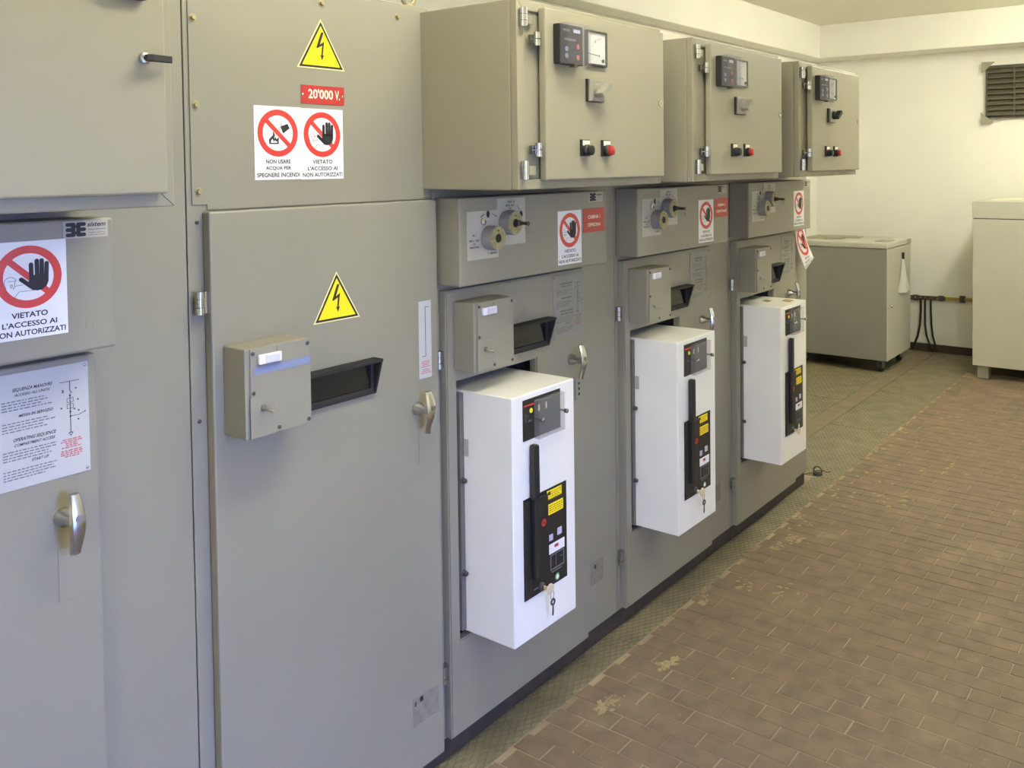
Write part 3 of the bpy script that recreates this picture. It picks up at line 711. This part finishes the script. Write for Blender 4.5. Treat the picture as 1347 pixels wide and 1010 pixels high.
hanging_key(br2); hanging_key(br3)
for x0, x1, y0, y1 in ((.19, .245, -.085, -.05), (.235, .305, -.16, -.115)): MB().prism_axis([(x0, y0), (x1-.01, y0+.004), (x1, y1), (x0+.012, y1-.004)], .957, .9578, 'z').build('tape_mark', 'ochre', br4)

# ------------------------------------------------------------------ signs
SW, SH = .1135, .1525
def sign_parts(kind):
    P = []
    R, ccz = .0490, .0205
    P.append(('panel', 'signwhite', MB().box(-SW/2, SW/2, -.0008, 0, -SH/2, SH/2)))
    ring = MB().annulus(0, ccz, .0368, R, -.0011, -.0008, 44)
    a = math.radians(-43); ring.line(-.040*math.cos(a), ccz-.040*math.sin(a), .040*math.cos(a), ccz+.040*math.sin(a), .0098, -.00105, -.0008)
    P.append(('red_ring', 'signred', ring))
    bl = MB(); y0, y1 = -.0014, -.0008
    if kind == 'hand':
        s = R/1.0; q = lambda x, y: ((x-225)/250*s, ccz-(y-490)/240*s)
        for xa, ya, xb, yb in ((243, 398, 243, 500), (287, 372, 287, 500), (324, 372, 322, 500), (361, 396, 356, 500)): bl.capsule(*q(xa, ya), *q(xb, yb), 33/250*s, y0, y1)
        bl.capsule(*q(168, 506), *q(245, 570), 34/250*s, y0, y1)
        bl.prism([q(*p) for p in ((205, 545), (245, 592), (285, 602), (325, 596), (358, 570), (372, 535), (373, 480), (228, 480), (224, 525))], y0, y1)
        P.append(('hand', 'ink', bl))
        ln = MB(); lw = .0007
        pts = [(50, 575), (58, 568), (45, 530), (48, 502), (70, 485), (100, 482), (122, 495), (132, 508), (122, 520), (118, 560), (106, 575)]
        for a_, b_ in zip(pts, pts[1:]): ln.line(*q(*a_), *q(*b_), lw, -.00115, -.0008)
        for a_, b_ in (((68, 514), (130, 510)), ((120, 552), (180, 548)), ((115, 640), (150, 598)), ((150, 598), (265, 597)), ((90, 540), (102, 540)), ((102, 540), (102, 562)), ((90, 562), (102, 562)), ((90, 540), (90, 562))): ln.line(*q(*a_), *q(*b_), lw, -.00115, -.0008)
        P.append(('figure_outline', 'softink', ln))
        T = (('VIETATO', .053, -.0385), ("L'ACCESSO AI", .080, -.0527), ('NON AUTORIZZATI', .106, -.0665))
    else:
        q = lambda x, y: ((x-312)/490*2*R, ccz-(y-410)/560*2*R)
        bl.prism([q(*p) for p in ((375, 412), (455, 350), (430, 297), (345, 330))], y0, y1)
        bl.line(*q(350, 290), *q(357, 345), .0008, y0, y1)
        for a_, b_ in (((350, 330), (320, 352)), ((352, 350), (325, 372))): bl.line(*q(*a_), *q(*b_), .0006, y0, y1)
        bl.prism([q(*p) for p in ((203, 538), (222, 536), (218, 505), (238, 470), (250, 440), (250, 400))[::1]] + [q(*p) for p in ((265, 430), (270, 455), (258, 478), (262, 490), (245, 480), (232, 505), (240, 525), (222, 538))][:0] + [q(*p) for p in ((262, 402), (275, 440), (268, 468), (255, 490), (245, 478), (236, 500), (230, 530))], y0, y1) if False else None
        bl.prism([q(*p) for p in ((205, 530), (200, 490), (225, 460), (250, 435), (252, 390), (270, 420), (272, 450), (245, 475), (225, 500), (222, 530))], y0, y1)
        bl.prism([q(*p) for p in ((245, 478), (262, 448), (268, 480), (284, 450), (288, 485), (320, 460), (316, 530), (300, 530), (302, 500), (290, 512), (272, 492), (262, 512))], y0, y1)
        bl.prism([q(*p) for p in ((203, 540), (203, 526), (319, 526), (319, 540))], y0, y1)
        P.append(('fire_and_bucket', 'ink', bl))
        T = (('NON USARE', .060, -.0385), ('ACQUA PER', .062, -.0527), ('SPEGNERE INCENDI', .104, -.0665))
    tx = MB()
    for s_, w_, z_ in T: tx.text(s_, 0, z_, w_, .0088, -.00105)
    P.append(('lettering', 'ink', tx))
    return P
_SG = {}
def sign(kind, x, y, z, label, sc_=1.0, rz=0.0):
    if kind not in _SG:
        r = root('prohibition_sign', (0, 0, -SH/2), 0, label, 'safety sign', 'white prohibition signs')
        for n, m_, mb in sign_parts(kind): mb.build(n, m_, r)
        _SG[kind] = r
    else: r = copy_tree(_SG[kind])
    r['label'] = label; r.location = (x, y, z-SH/2); return r
YC = -.0863
sign('hand', .6255, YC, 1.343, 'white no-entry hand sign on the leftmost cabinet, cut by the left picture edge')
sign('hand', BAY[2]+.463, YC, 1.322, 'white no-entry hand sign beside the red plate reading officina')
sign('hand', BAY[3]+.471, YC, 1.321, 'white no-entry hand sign on the middle key cover, beside the second red plate')
sign('hand', BAY[4]+.515, YC, 1.327, 'white no-entry hand sign flat on the farthest key cover')
sign('hand', 1.2605, -.0033, 1.580, 'white no-entry hand sign, right one of the pair under the red voltage plate')
sign('water', 1.1475, -.0033, 1.581, 'white sign forbidding water on fire, left of the pair on the upper panel')

# peeling sign at the far cabinet: the same print on a curled sheet
def curl(x, y, z):
    u = x/SW+.5; v = .5-z/SH
    lx = [.618, .630, .668, .715]; lz = [1.236, 1.165, 1.098, 1.036]; rx = [.722, .745, .782, .775]; rz_ = [1.236, 1.165, 1.108, 1.085]
    def it(a, v):
        t = min(max(v, 0), 1)*3; i = min(int(t), 2); f = t-i
        p0, p1, p2, p3 = a[max(i-1, 0)], a[i], a[i+1], a[min(i+2, 3)]
        return .5*((2*p1)+(-p0+p2)*f+(2*p0-5*p1+4*p2-p3)*f*f+(-p0+3*p1-3*p2+p3)*f**3)
    X = it(lx, v)*(1-u)+it(rx, v)*u; Z = it(lz, v)*(1-u)+it(rz_, v)*u
    return (BAY[4]+X, -.027-.022*v*v*(.5+.7*u)+y*1.3, Z)
r = root('prohibition_sign', (BAY[4]+.70, -.04, 1.036), 0, 'creased no-entry hand sign peeling and hanging askew below the farthest key cover', 'safety sign'); OFF[r.name] = Vector((BAY[4]+.70, -.04, 1.036))
for n, m_, mb in sign_parts('hand'):
    if n == 'panel':
        mb = MB(); G = 10
        for yy in (-.0008, 0):
            for j in range(G+1):
                for i in range(G+1): mb.v.append((-SW/2+SW*i/G, yy, SH/2-SH*j/G))
        K = (G+1)**2
        for j in range(G):
            for i in range(G):
                a = j*(G+1)+i; mb.f.append((a, a+G+1, a+G+2, a+1)); mb.f.append((K+a, K+a+1, K+a+G+2, K+a+G+1))
    mb.v = [curl(x, y*1.0-(0 if n == 'panel' else .0006), z) for x, y, z in mb.v]
    mb.build(n, m_, r, smooth=(n == 'panel'))

def triangle_sign(x, y, z, label):
    r = root('warning_sign', (0, 0, 0), 0, label, 'warning sign', 'yellow high-voltage triangles')
    w, h = .1265, .108
    def tri(s, dz=0): 
        c = h/3; return [(-w/2*s, (0-c)*s+c), (w/2*s, (0-c)*s+c), (0, (h-c)*s+c)]
    MB().prism(tri(1.0), -.0008, 0).build('panel', 'paleyellow', r)
    b = MB(); A, Bq = tri(.93), tri(.80); n = len(b.v); b.v += [(a, -.0011, c) for a, c in A]+[(a, -.0011, c) for a, c in Bq]
    for i in range(3): j = (i+1) % 3; b.f.append((i, j, 3+j, 3+i))
    b.build('black_border', 'ink', r)
    MB().prism(tri(.805), -.00105, -.0008).build('yellow_field', 'signyellow', r)
    l = MB(); l.prism([(.0005, .080), (-.013, .046), (-.0105, .0445), (.0025, .051), (.0, .030), (-.003, .031), (.002, .019), (.0072, .0305), (.0042, .0305), (.0085, .0605), (-.003, .0535), (.0075, .080)], -.0013, -.00105); l.build('lightning_bolt', 'ink', r)
    r.location = (x, y, z); return r
triangle_sign(1.262, -.0033, 1.743, 'yellow lightning triangle on the upper bolted panel, above the red voltage plate')
triangle_sign(1.274, -.0253, 1.193, 'yellow lightning triangle on the tall door above the viewing window')

def text_plate(name, cx, y, cz, w, h, m_, lines, label, group=None, rivets=False):
    r = root(name, (0, 0, -h/2), 0, label, 'name plate', group)
    MB().box(-w/2, w/2, -.0012, 0, -h/2, h/2).build('panel', m_, r, bevel=.0003)
    t = MB()
    for s_, x_, z_, tw, th in lines: t.text(s_, x_, z_, tw, th, -.0015)
    t.build('lettering', 'platewhite', r)
    if rivets:
        for sx in (-w/2+.0045, w/2-.0045): screw(MB(), sx, -.0012, -.001, .0028, .0015).build('rivet', 'chrome', r, smooth=True)
    r.location = (cx, y, cz-h/2); return r
text_plate('voltage_plate', 1.265, -.0033, 1.6865, .1155, .040, 'platered', (("20'000", -.0065, .002, .066, .021), ('V.', .0385, .001, .0135, .021)), "red riveted plate reading 20'000 V on the upper panel", None, True)
text_plate('name_plate', BAY[2]+.584, YC, 1.365, .109, .070, 'platered', (('CABINA 1', 0, .0095, .062, .0105), ('OFFICINA', 0, -.0135, .066, .0105)), 'red plate reading cabina 1 officina on the nearest key cover', 'red name plates')
text_plate('name_plate', BAY[3]+.591, YC, 1.365, .109, .070, 'platered', (('CABINA 2', 0, .0095, .062, .0095), ('CENTRALE', 0, -.0135, .080, .0095)), 'red plate with two faint lines of lettering on the middle key cover', 'red name plates')

def maker_sticker():
    r = root('maker_sticker', (0, 0, -.014), 0, None, 'sticker', 'small maker stickers')
    w, h = .0715, .028
    MB().box(-w/2, w/2, -.0006, 0, -h/2, h/2).build('panel', 'creamplate', r)
    g = MB(); y0, y1 = -.0009, -.0006
    for sx, cx in ((-1, -.0235), (1, -.0085)):
        for z in (.0085, 0, -.0085): g.capsule(cx-sx*.004, z, cx+sx*.0055, z, .0062, y0, y1)
        g.box(cx-sx*.005-.003, cx-sx*.005+.003, y0, y1, -.0105, .0105) if False else None
        P = [(cx-sx*.0035, .0115), (cx-sx*.0085, .006), (cx-sx*.0060, 0), (cx-sx*.0085, -.006), (cx-sx*.0035, -.0115), (cx+sx*.0, -.008), (cx+sx*.0, .008)]
        if sx > 0: P = P
        else: P = P[::-1]
        g.prism(P, y0, y1)
    g.build('emblem', 'ink', r)
    t = MB(); t.text('sistem', .0175, .0075, .029, .0072, y0, .35); t.text('Macchine, Elettrotecnica', .0175, -.0008, .028, .0022, y0); t.text('impianti elettrici', .0175, -.0062, .027, .0018, y0); t.text('quadri media tensione', .0175, -.0098, .028, .0018, y0)
    t.build('lettering', 'ink', r)
    return r
ms = maker_sticker(); OFF[ms.name] = Vector((0, 0, 0))
for i, (x, lab) in enumerate(((.7145, 'small black and white maker sticker above the sign on the leftmost cabinet'), (BAY[2]+.595, 'small black and white maker sticker above the red officina plate'),
               (BAY[3]+.596, 'small maker sticker above the red plate on the middle cabinet'), (BAY[4]+.6125, 'small worn maker sticker at the upper right corner of the farthest key cover'))):
    o = ms if i == 0 else copy_tree(ms)
    o.location = (x, YC, 1.4325-.014); o['label'] = lab

# ------------------------------------------------------------------ things at the far end
# grey cabinet on castors
x0, x1, y0, y1 = 6.48, 7.06, .362, 1.10
r = root('equipment_cabinet', ((x0+x1)/2, (y0+y1)/2, 0), 0, 'brownish grey metal cabinet on castors with a light lid beyond the switchgear', 'cabinet'); OFF[r.name] = Vector(((x0+x1)/2, (y0+y1)/2, 0))
MB().box(x0+.004, x1, y0+.004, y1, .09, .897).build('carcass', 'sheetgrey', r, bevel=.003)
dr = MB().box(x0+.003, x1-.003, y0-.004, y0+.003, .092, .893).build('door', 'sheetlight', r, bevel=.002)
k = MB(); k.lathe((6.562, y0-.004, .480), (0, -1, 0), [(.009, 0), (.009, .004), (.012, .008), (.010, .013)], 16); k.build('knob', 'chrome', dr, smooth=True)
MB().box(x0-.004, x1+.004, y0-.006, y1, .899, .938).build('lid', 'sheetlight', r, bevel=.006)
MB().box(x1-.10, x1+.002, y0-.0075, y0-.006, .902, .934).build('lid_label', 'tapegrey', r)
MB().box(x0+.14, x0+.30, y0+.03, y0+.13, .938, .942).build('lid_plate', 'tapegrey', r)
for cx_, cy_ in ((x0+.06, y0+.06), (x1-.08, y0+.06), (x0+.06, y1-.1), (x1-.08, y1-.1)):
    c = MB(); c.cyl((cx_-.0, cy_-.014, .0352), (0, 1, 0), .033, .028, 20); o = c.build('castor', 'rubber', r, smooth=True)
    MB().box(cx_-.022, cx_+.022, cy_-.02, cy_-.015, .03, .09).box(cx_-.022, cx_+.022, cy_+.015, cy_+.02, .03, .09).box(cx_-.03, cx_+.03, cy_-.025, cy_+.025, .083, .09).build('castor_fork', 'steel', o)
# papers on the lid
for i, (pts, th, lab) in enumerate(((((6.62, 1.06), (6.66, .75), (6.93, .79), (6.98, 1.05)), .004, 'loose old papers lying on the lid of the cabinet on castors'),
                    (((6.74, .92), (6.80, .66), (6.99, .69), (6.96, .94)), .003, 'second sheaf of papers overlapping the first on the cabinet on castors'))):
    mb = MB().prism_axis(pts, .938+i*.004, .938+i*.004+th, 'z'); o = mb.build('paper_sheaf', 'paperold' if i == 0 else 'tapegrey'); tag(o, lab, 'papers', 'papers on the grey cabinet')
# plastic document pocket hanging on the door
r = root('document_pocket', (6.88, y0-.012, .555), 0, 'translucent white document pocket hanging on the side of the cabinet on castors', 'pocket'); OFF[r.name] = Vector((6.88, y0-.012, .555))
mb = MB(); G = 8
for j in range(G+1):
    v = j/G; z = .80-.245*v; xl = 6.822-.075*min(1, v*1.15); xr = 6.868+.155*min(1, v*1.05)
    for i in range(G+1):
        u = i/G; mb.v.append((xl+(xr-xl)*u, y0-.008-.018*math.sin(math.pi*u)*v-.004*math.sin(9*u+4*v), z-.012*math.sin(2.5*u)*v))
for j in range(G):
    for i in range(G): a = j*(G+1)+i; mb.f.append((a, a+G+1, a+G+2, a+1))
n = len(mb.v); mb.v += [(x, y+.002, z) for x, y, z in mb.v]; mb.f += [tuple(n+i for i in reversed(f)) for f in list(mb.f)]
mb.build('pocket', 'pocket', r, smooth=True)
MB().box(6.832, 6.862, y0-.016, y0-.0045, .795, .845).build('clip', 'blackmat', r, bevel=.002)

# pale cabinet at the right edge
x0, x1, y0, y1 = 6.68, 7.28, -1.15, -.168
r = root('equipment_cabinet', (6.98, -.65, 0), 0, 'tall pale grey cabinet on short feet at the right edge against the far wall', 'cabinet'); OFF[r.name] = Vector((6.98, -.65, 0))
MB().box(x0, x1, y0, y1, .096, 1.119).build('carcass', 'sheetlight', r, bevel=.003)
MB().box(x0-.002, x1, y0-.002, y1+.002, 1.124, 1.243).build('top_panel', 'sheetlight', r, bevel=.004)
MB().box(x0+.004, x1-.004, y0+.004, y1-.004, 1.119, 1.124).build('shadow_gap', 'darksteel', r)
MB().box(x0+.20, x1-.02, y0+.05, y1-.06, 1.243, 1.247).build('roof_sheet', 'paper', r, bevel=.001)
for a, b in ((x0+.03, y1-.10), (x1-.11, y1-.10), (x0+.03, y0+.03), (x1-.11, y0+.03)): MB().box(a, a+.08, b, b+.074, .0022, .096).build('foot', 'foot', r, bevel=.003)

# ventilation grille with taped corners
yv0, yv1, zv0, zv1 = -.70, -.097, 1.842, 2.245; xw = ROOM_X1
r = root('ventilation_grille', (xw, -.4, zv0), 0, 'dark louvred ventilation grille high on the far wall', 'vent'); OFF[r.name] = Vector((xw, -.4, zv0))
f = MB(); t_ = .012
f.box(xw-.03, xw, yv0, yv1, zv0, zv0+t_).box(xw-.03, xw, yv0, yv1, zv1-t_*2, zv1).box(xw-.03, xw, yv0, yv0+t_, zv0, zv1).box(xw-.03, xw, yv1-t_, yv1, zv0, zv1)
f.build('frame', 'ventdark', r)
MB().box(xw-.004, xw-.001, yv0+t_, yv1-t_, zv0+t_, zv1-t_).build('backing', 'cavity', r)
for i in range(9):
    z = zv0+.022+i*.0405
    MB().prism_axis([(xw-.032, 0), (xw-.029, -.003), (xw-.006, .030), (xw-.009, .033)], 0, 1, 'z') if False else None
    mb = MB(); P = [(xw-.034, z), (xw-.034, z+.006), (xw-.008, z+.036), (xw-.006, z+.033)]
    n = len(mb.v)
    for yy in (yv0+t_, yv1-t_):
        mb.v += [(a, yy, b) for a, b in P]
    mb.f += [(0, 1, 2, 3), (7, 6, 5, 4), (0, 4, 5, 1), (1, 5, 6, 2), (2, 6, 7, 3), (3, 7, 4, 0)]
    mb.build('slat', 'ventlight', r)
for y in (-.298, -.50): MB().box(xw-.037, xw-.004, y-.004, y+.004, zv0+t_, zv1-t_*2).build('mullion', 'ventlight', r)
for pts in (((-.072, 2.274), (-.165, 2.272), (-.118, 2.232), (-.072, 2.190)), ((-.066, 1.893), (-.105, 1.855), (-.160, 1.820), (-.145, 1.806), (-.066, 1.806))):
    mb = MB(); n = len(pts); mb.v += [(xw-.042, y, z) for y, z in pts]+[(xw-.036, y, z) for y, z in pts]
    mb.f.append(tuple(range(n))); mb.f.append(tuple(n+i for i in reversed(range(n))))
    for i in range(n): j = (i+1) % n; mb.f.append((i, n+i, n+j, j))
    mb.build('tape_corner', 'tapegrey', r)

# earthing bar with cables on the far wall
r = root('earthing_bar', (xw, .24, .42), 0, 'brown and brass earthing bar with three hanging cables on the far wall', 'earthing bar'); OFF[r.name] = Vector((xw, .24, .42))
def bar(y0, y1, z0a, z1a, z0b, z1b, xa, xb):
    mb = MB(); mb.v += [(xa, y0, z0a), (xa, y1, z0b), (xa, y1, z1b), (xa, y0, z1a), (xb, y0, z0a), (xb, y1, z0b), (xb, y1, z1b), (xb, y0, z1a)]
    mb.f += [(3, 2, 1, 0), (4, 5, 6, 7), (0, 1, 5, 4), (1, 2, 6, 5), (2, 3, 7, 6), (3, 0, 4, 7)]; return mb
bar(.479, .193, .412, .446, .421, .452, xw-.030, xw-.022).build('copper_bar', 'barbrown', r)
bar(.195, -.30, .425, .449, .438, .462, xw-.028, xw-.022).build('brass_bar', 'brass', r)
for a in ((xw-.022, xw, .40, .44, .405, .45), (xw-.022, xw, .21, .245, .415, .455), (xw-.034, xw, .048, .085, .416, .466)): MB().box(*a).build('bracket', 'darksteel', r)
for y in (.46, .42, .376, .342, .299, .25): MB().lathe((xw-.030, y, .431), (-1, 0, 0), [(.008, 0), (.008, .006)], 6).build('bar_bolt', 'bolt', r)
for pts, rad in ((((.376, .43), (.375, .33), (.380, .22), (.400, .12), (.425, .05), (.445, .008)), .0085), (((.342, .43), (.343, .32), (.342, .22), (.330, .13), (.305, .06), (.275, .008)), .0075), (((.299, .43), (.298, .33), (.294, .22), (.283, .13), (.262, .06), (.250, .008)), .0075)):
    P = []
    for i in range(len(pts)-1):
        for k in range(4):
            t = k/4; a, b = pts[i], pts[i+1]; P.append((xw-.038, a[0]+(b[0]-a[0])*t, a[1]+(b[1]-a[1])*t))
    P.append((xw-.038, *pts[-1])); MB().tube(P, rad, 8).build('cable', 'rubber', r, smooth=True)

# lifting ring with wire on the plate at the cabinet end
r = root('lifting_ring', (4.196, 0, .002), 0, 'small dark lifting ring with a bit of wire on the floor plate', 'ring'); OFF[r.name] = Vector((4.196, 0, .002))
MB().tube([(4.20, .004+.020*math.cos(a), .022+.019*math.sin(a)) for a in [i*math.pi/8 for i in range(16)]], .0035, 6, True).build('ring', 'darksteel', r, smooth=True)
MB().lathe((4.20, .004, .001), (0, 0, 1), [(.024, 0), (.022, .010), (.012, .014)], 14).build('base', 'darksteel', r, smooth=True)
MB().tube([(4.15, .06, .006), (4.17, .03, .012), (4.20, .01, .02), (4.215, -.012, .02), (4.24, -.03, .008), (4.27, -.035, .003)], .0016, 6).build('wire', 'rubber', r, smooth=True)

# straw and dust: thin irregular flakes
mb = MB(); rng = random.Random(11)
def flake(x, y, s, el=1.0, ang=0):
    n = len(mb.v); k = rng.randint(5, 8); z = .0016; ca, sa = math.cos(ang), math.sin(ang)
    P = []
    for i in range(k):
        a = 2*math.pi*i/k; q = s*rng.uniform(.45, 1.0); u, v = q*math.cos(a)*el, q*math.sin(a); P.append((x+u*ca-v*sa, y+u*sa+v*ca))
    mb.v += [(px, py, .0005) for px, py in P]; mb.v.append((x, y, z+s*.05)); c = len(mb.v)-1
    for i in range(k): mb.f.append((n+i, n+(i+1) % k, c))
def patch(x, y, n, spread, smin=.003, smax=.014, el=2.2):
    for _ in range(n): flake(x+rng.gauss(0, spread), y+rng.gauss(0, spread*.6), rng.uniform(smin, smax), rng.uniform(1, el), rng.uniform(0, 3.14))
for x, y, n, s in ((2.36, -.235, 16, .012), (2.32, -.225, 10, .010), (2.06, -.20, 22, .022), (3.42, -.19, 22, .035), (3.3, -.16, 14, .03), (3.62, -.13, 16, .04), (4.0, -.11, 40, .10), (4.4, -.10, 50, .16), (4.9, -.09, 60, .18), (5.4, -.10, 40, .2), (5.05, -.02, 18, .07), (4.65, .02, 14, .06), (2.75, -.13, 10, .02), (2.95, -.20, 10, .03), (3.0, -.35, 8, .05), (4.1, -.35, 18, .10), (4.6, -.5, 14, .12)): patch(x, y, n, s)
x = 1.55
while x < 6.6:
    x += rng.expovariate(45); flake(x, EDGE-.004+rng.gauss(0, .004), rng.uniform(.002, .006), rng.uniform(1, 2.5), rng.gauss(0, .5))
for _ in range(150): flake(rng.uniform(1.6, 6.4), -.1-abs(rng.gauss(0, .5)), rng.uniform(.0012, .004), rng.uniform(1, 2.5), rng.uniform(0, 3.14))
o = mb.build('straw_dust', 'dust'); tag(o, 'straw coloured dust and flakes scattered along the brick edge', 'dust', kind='stuff')
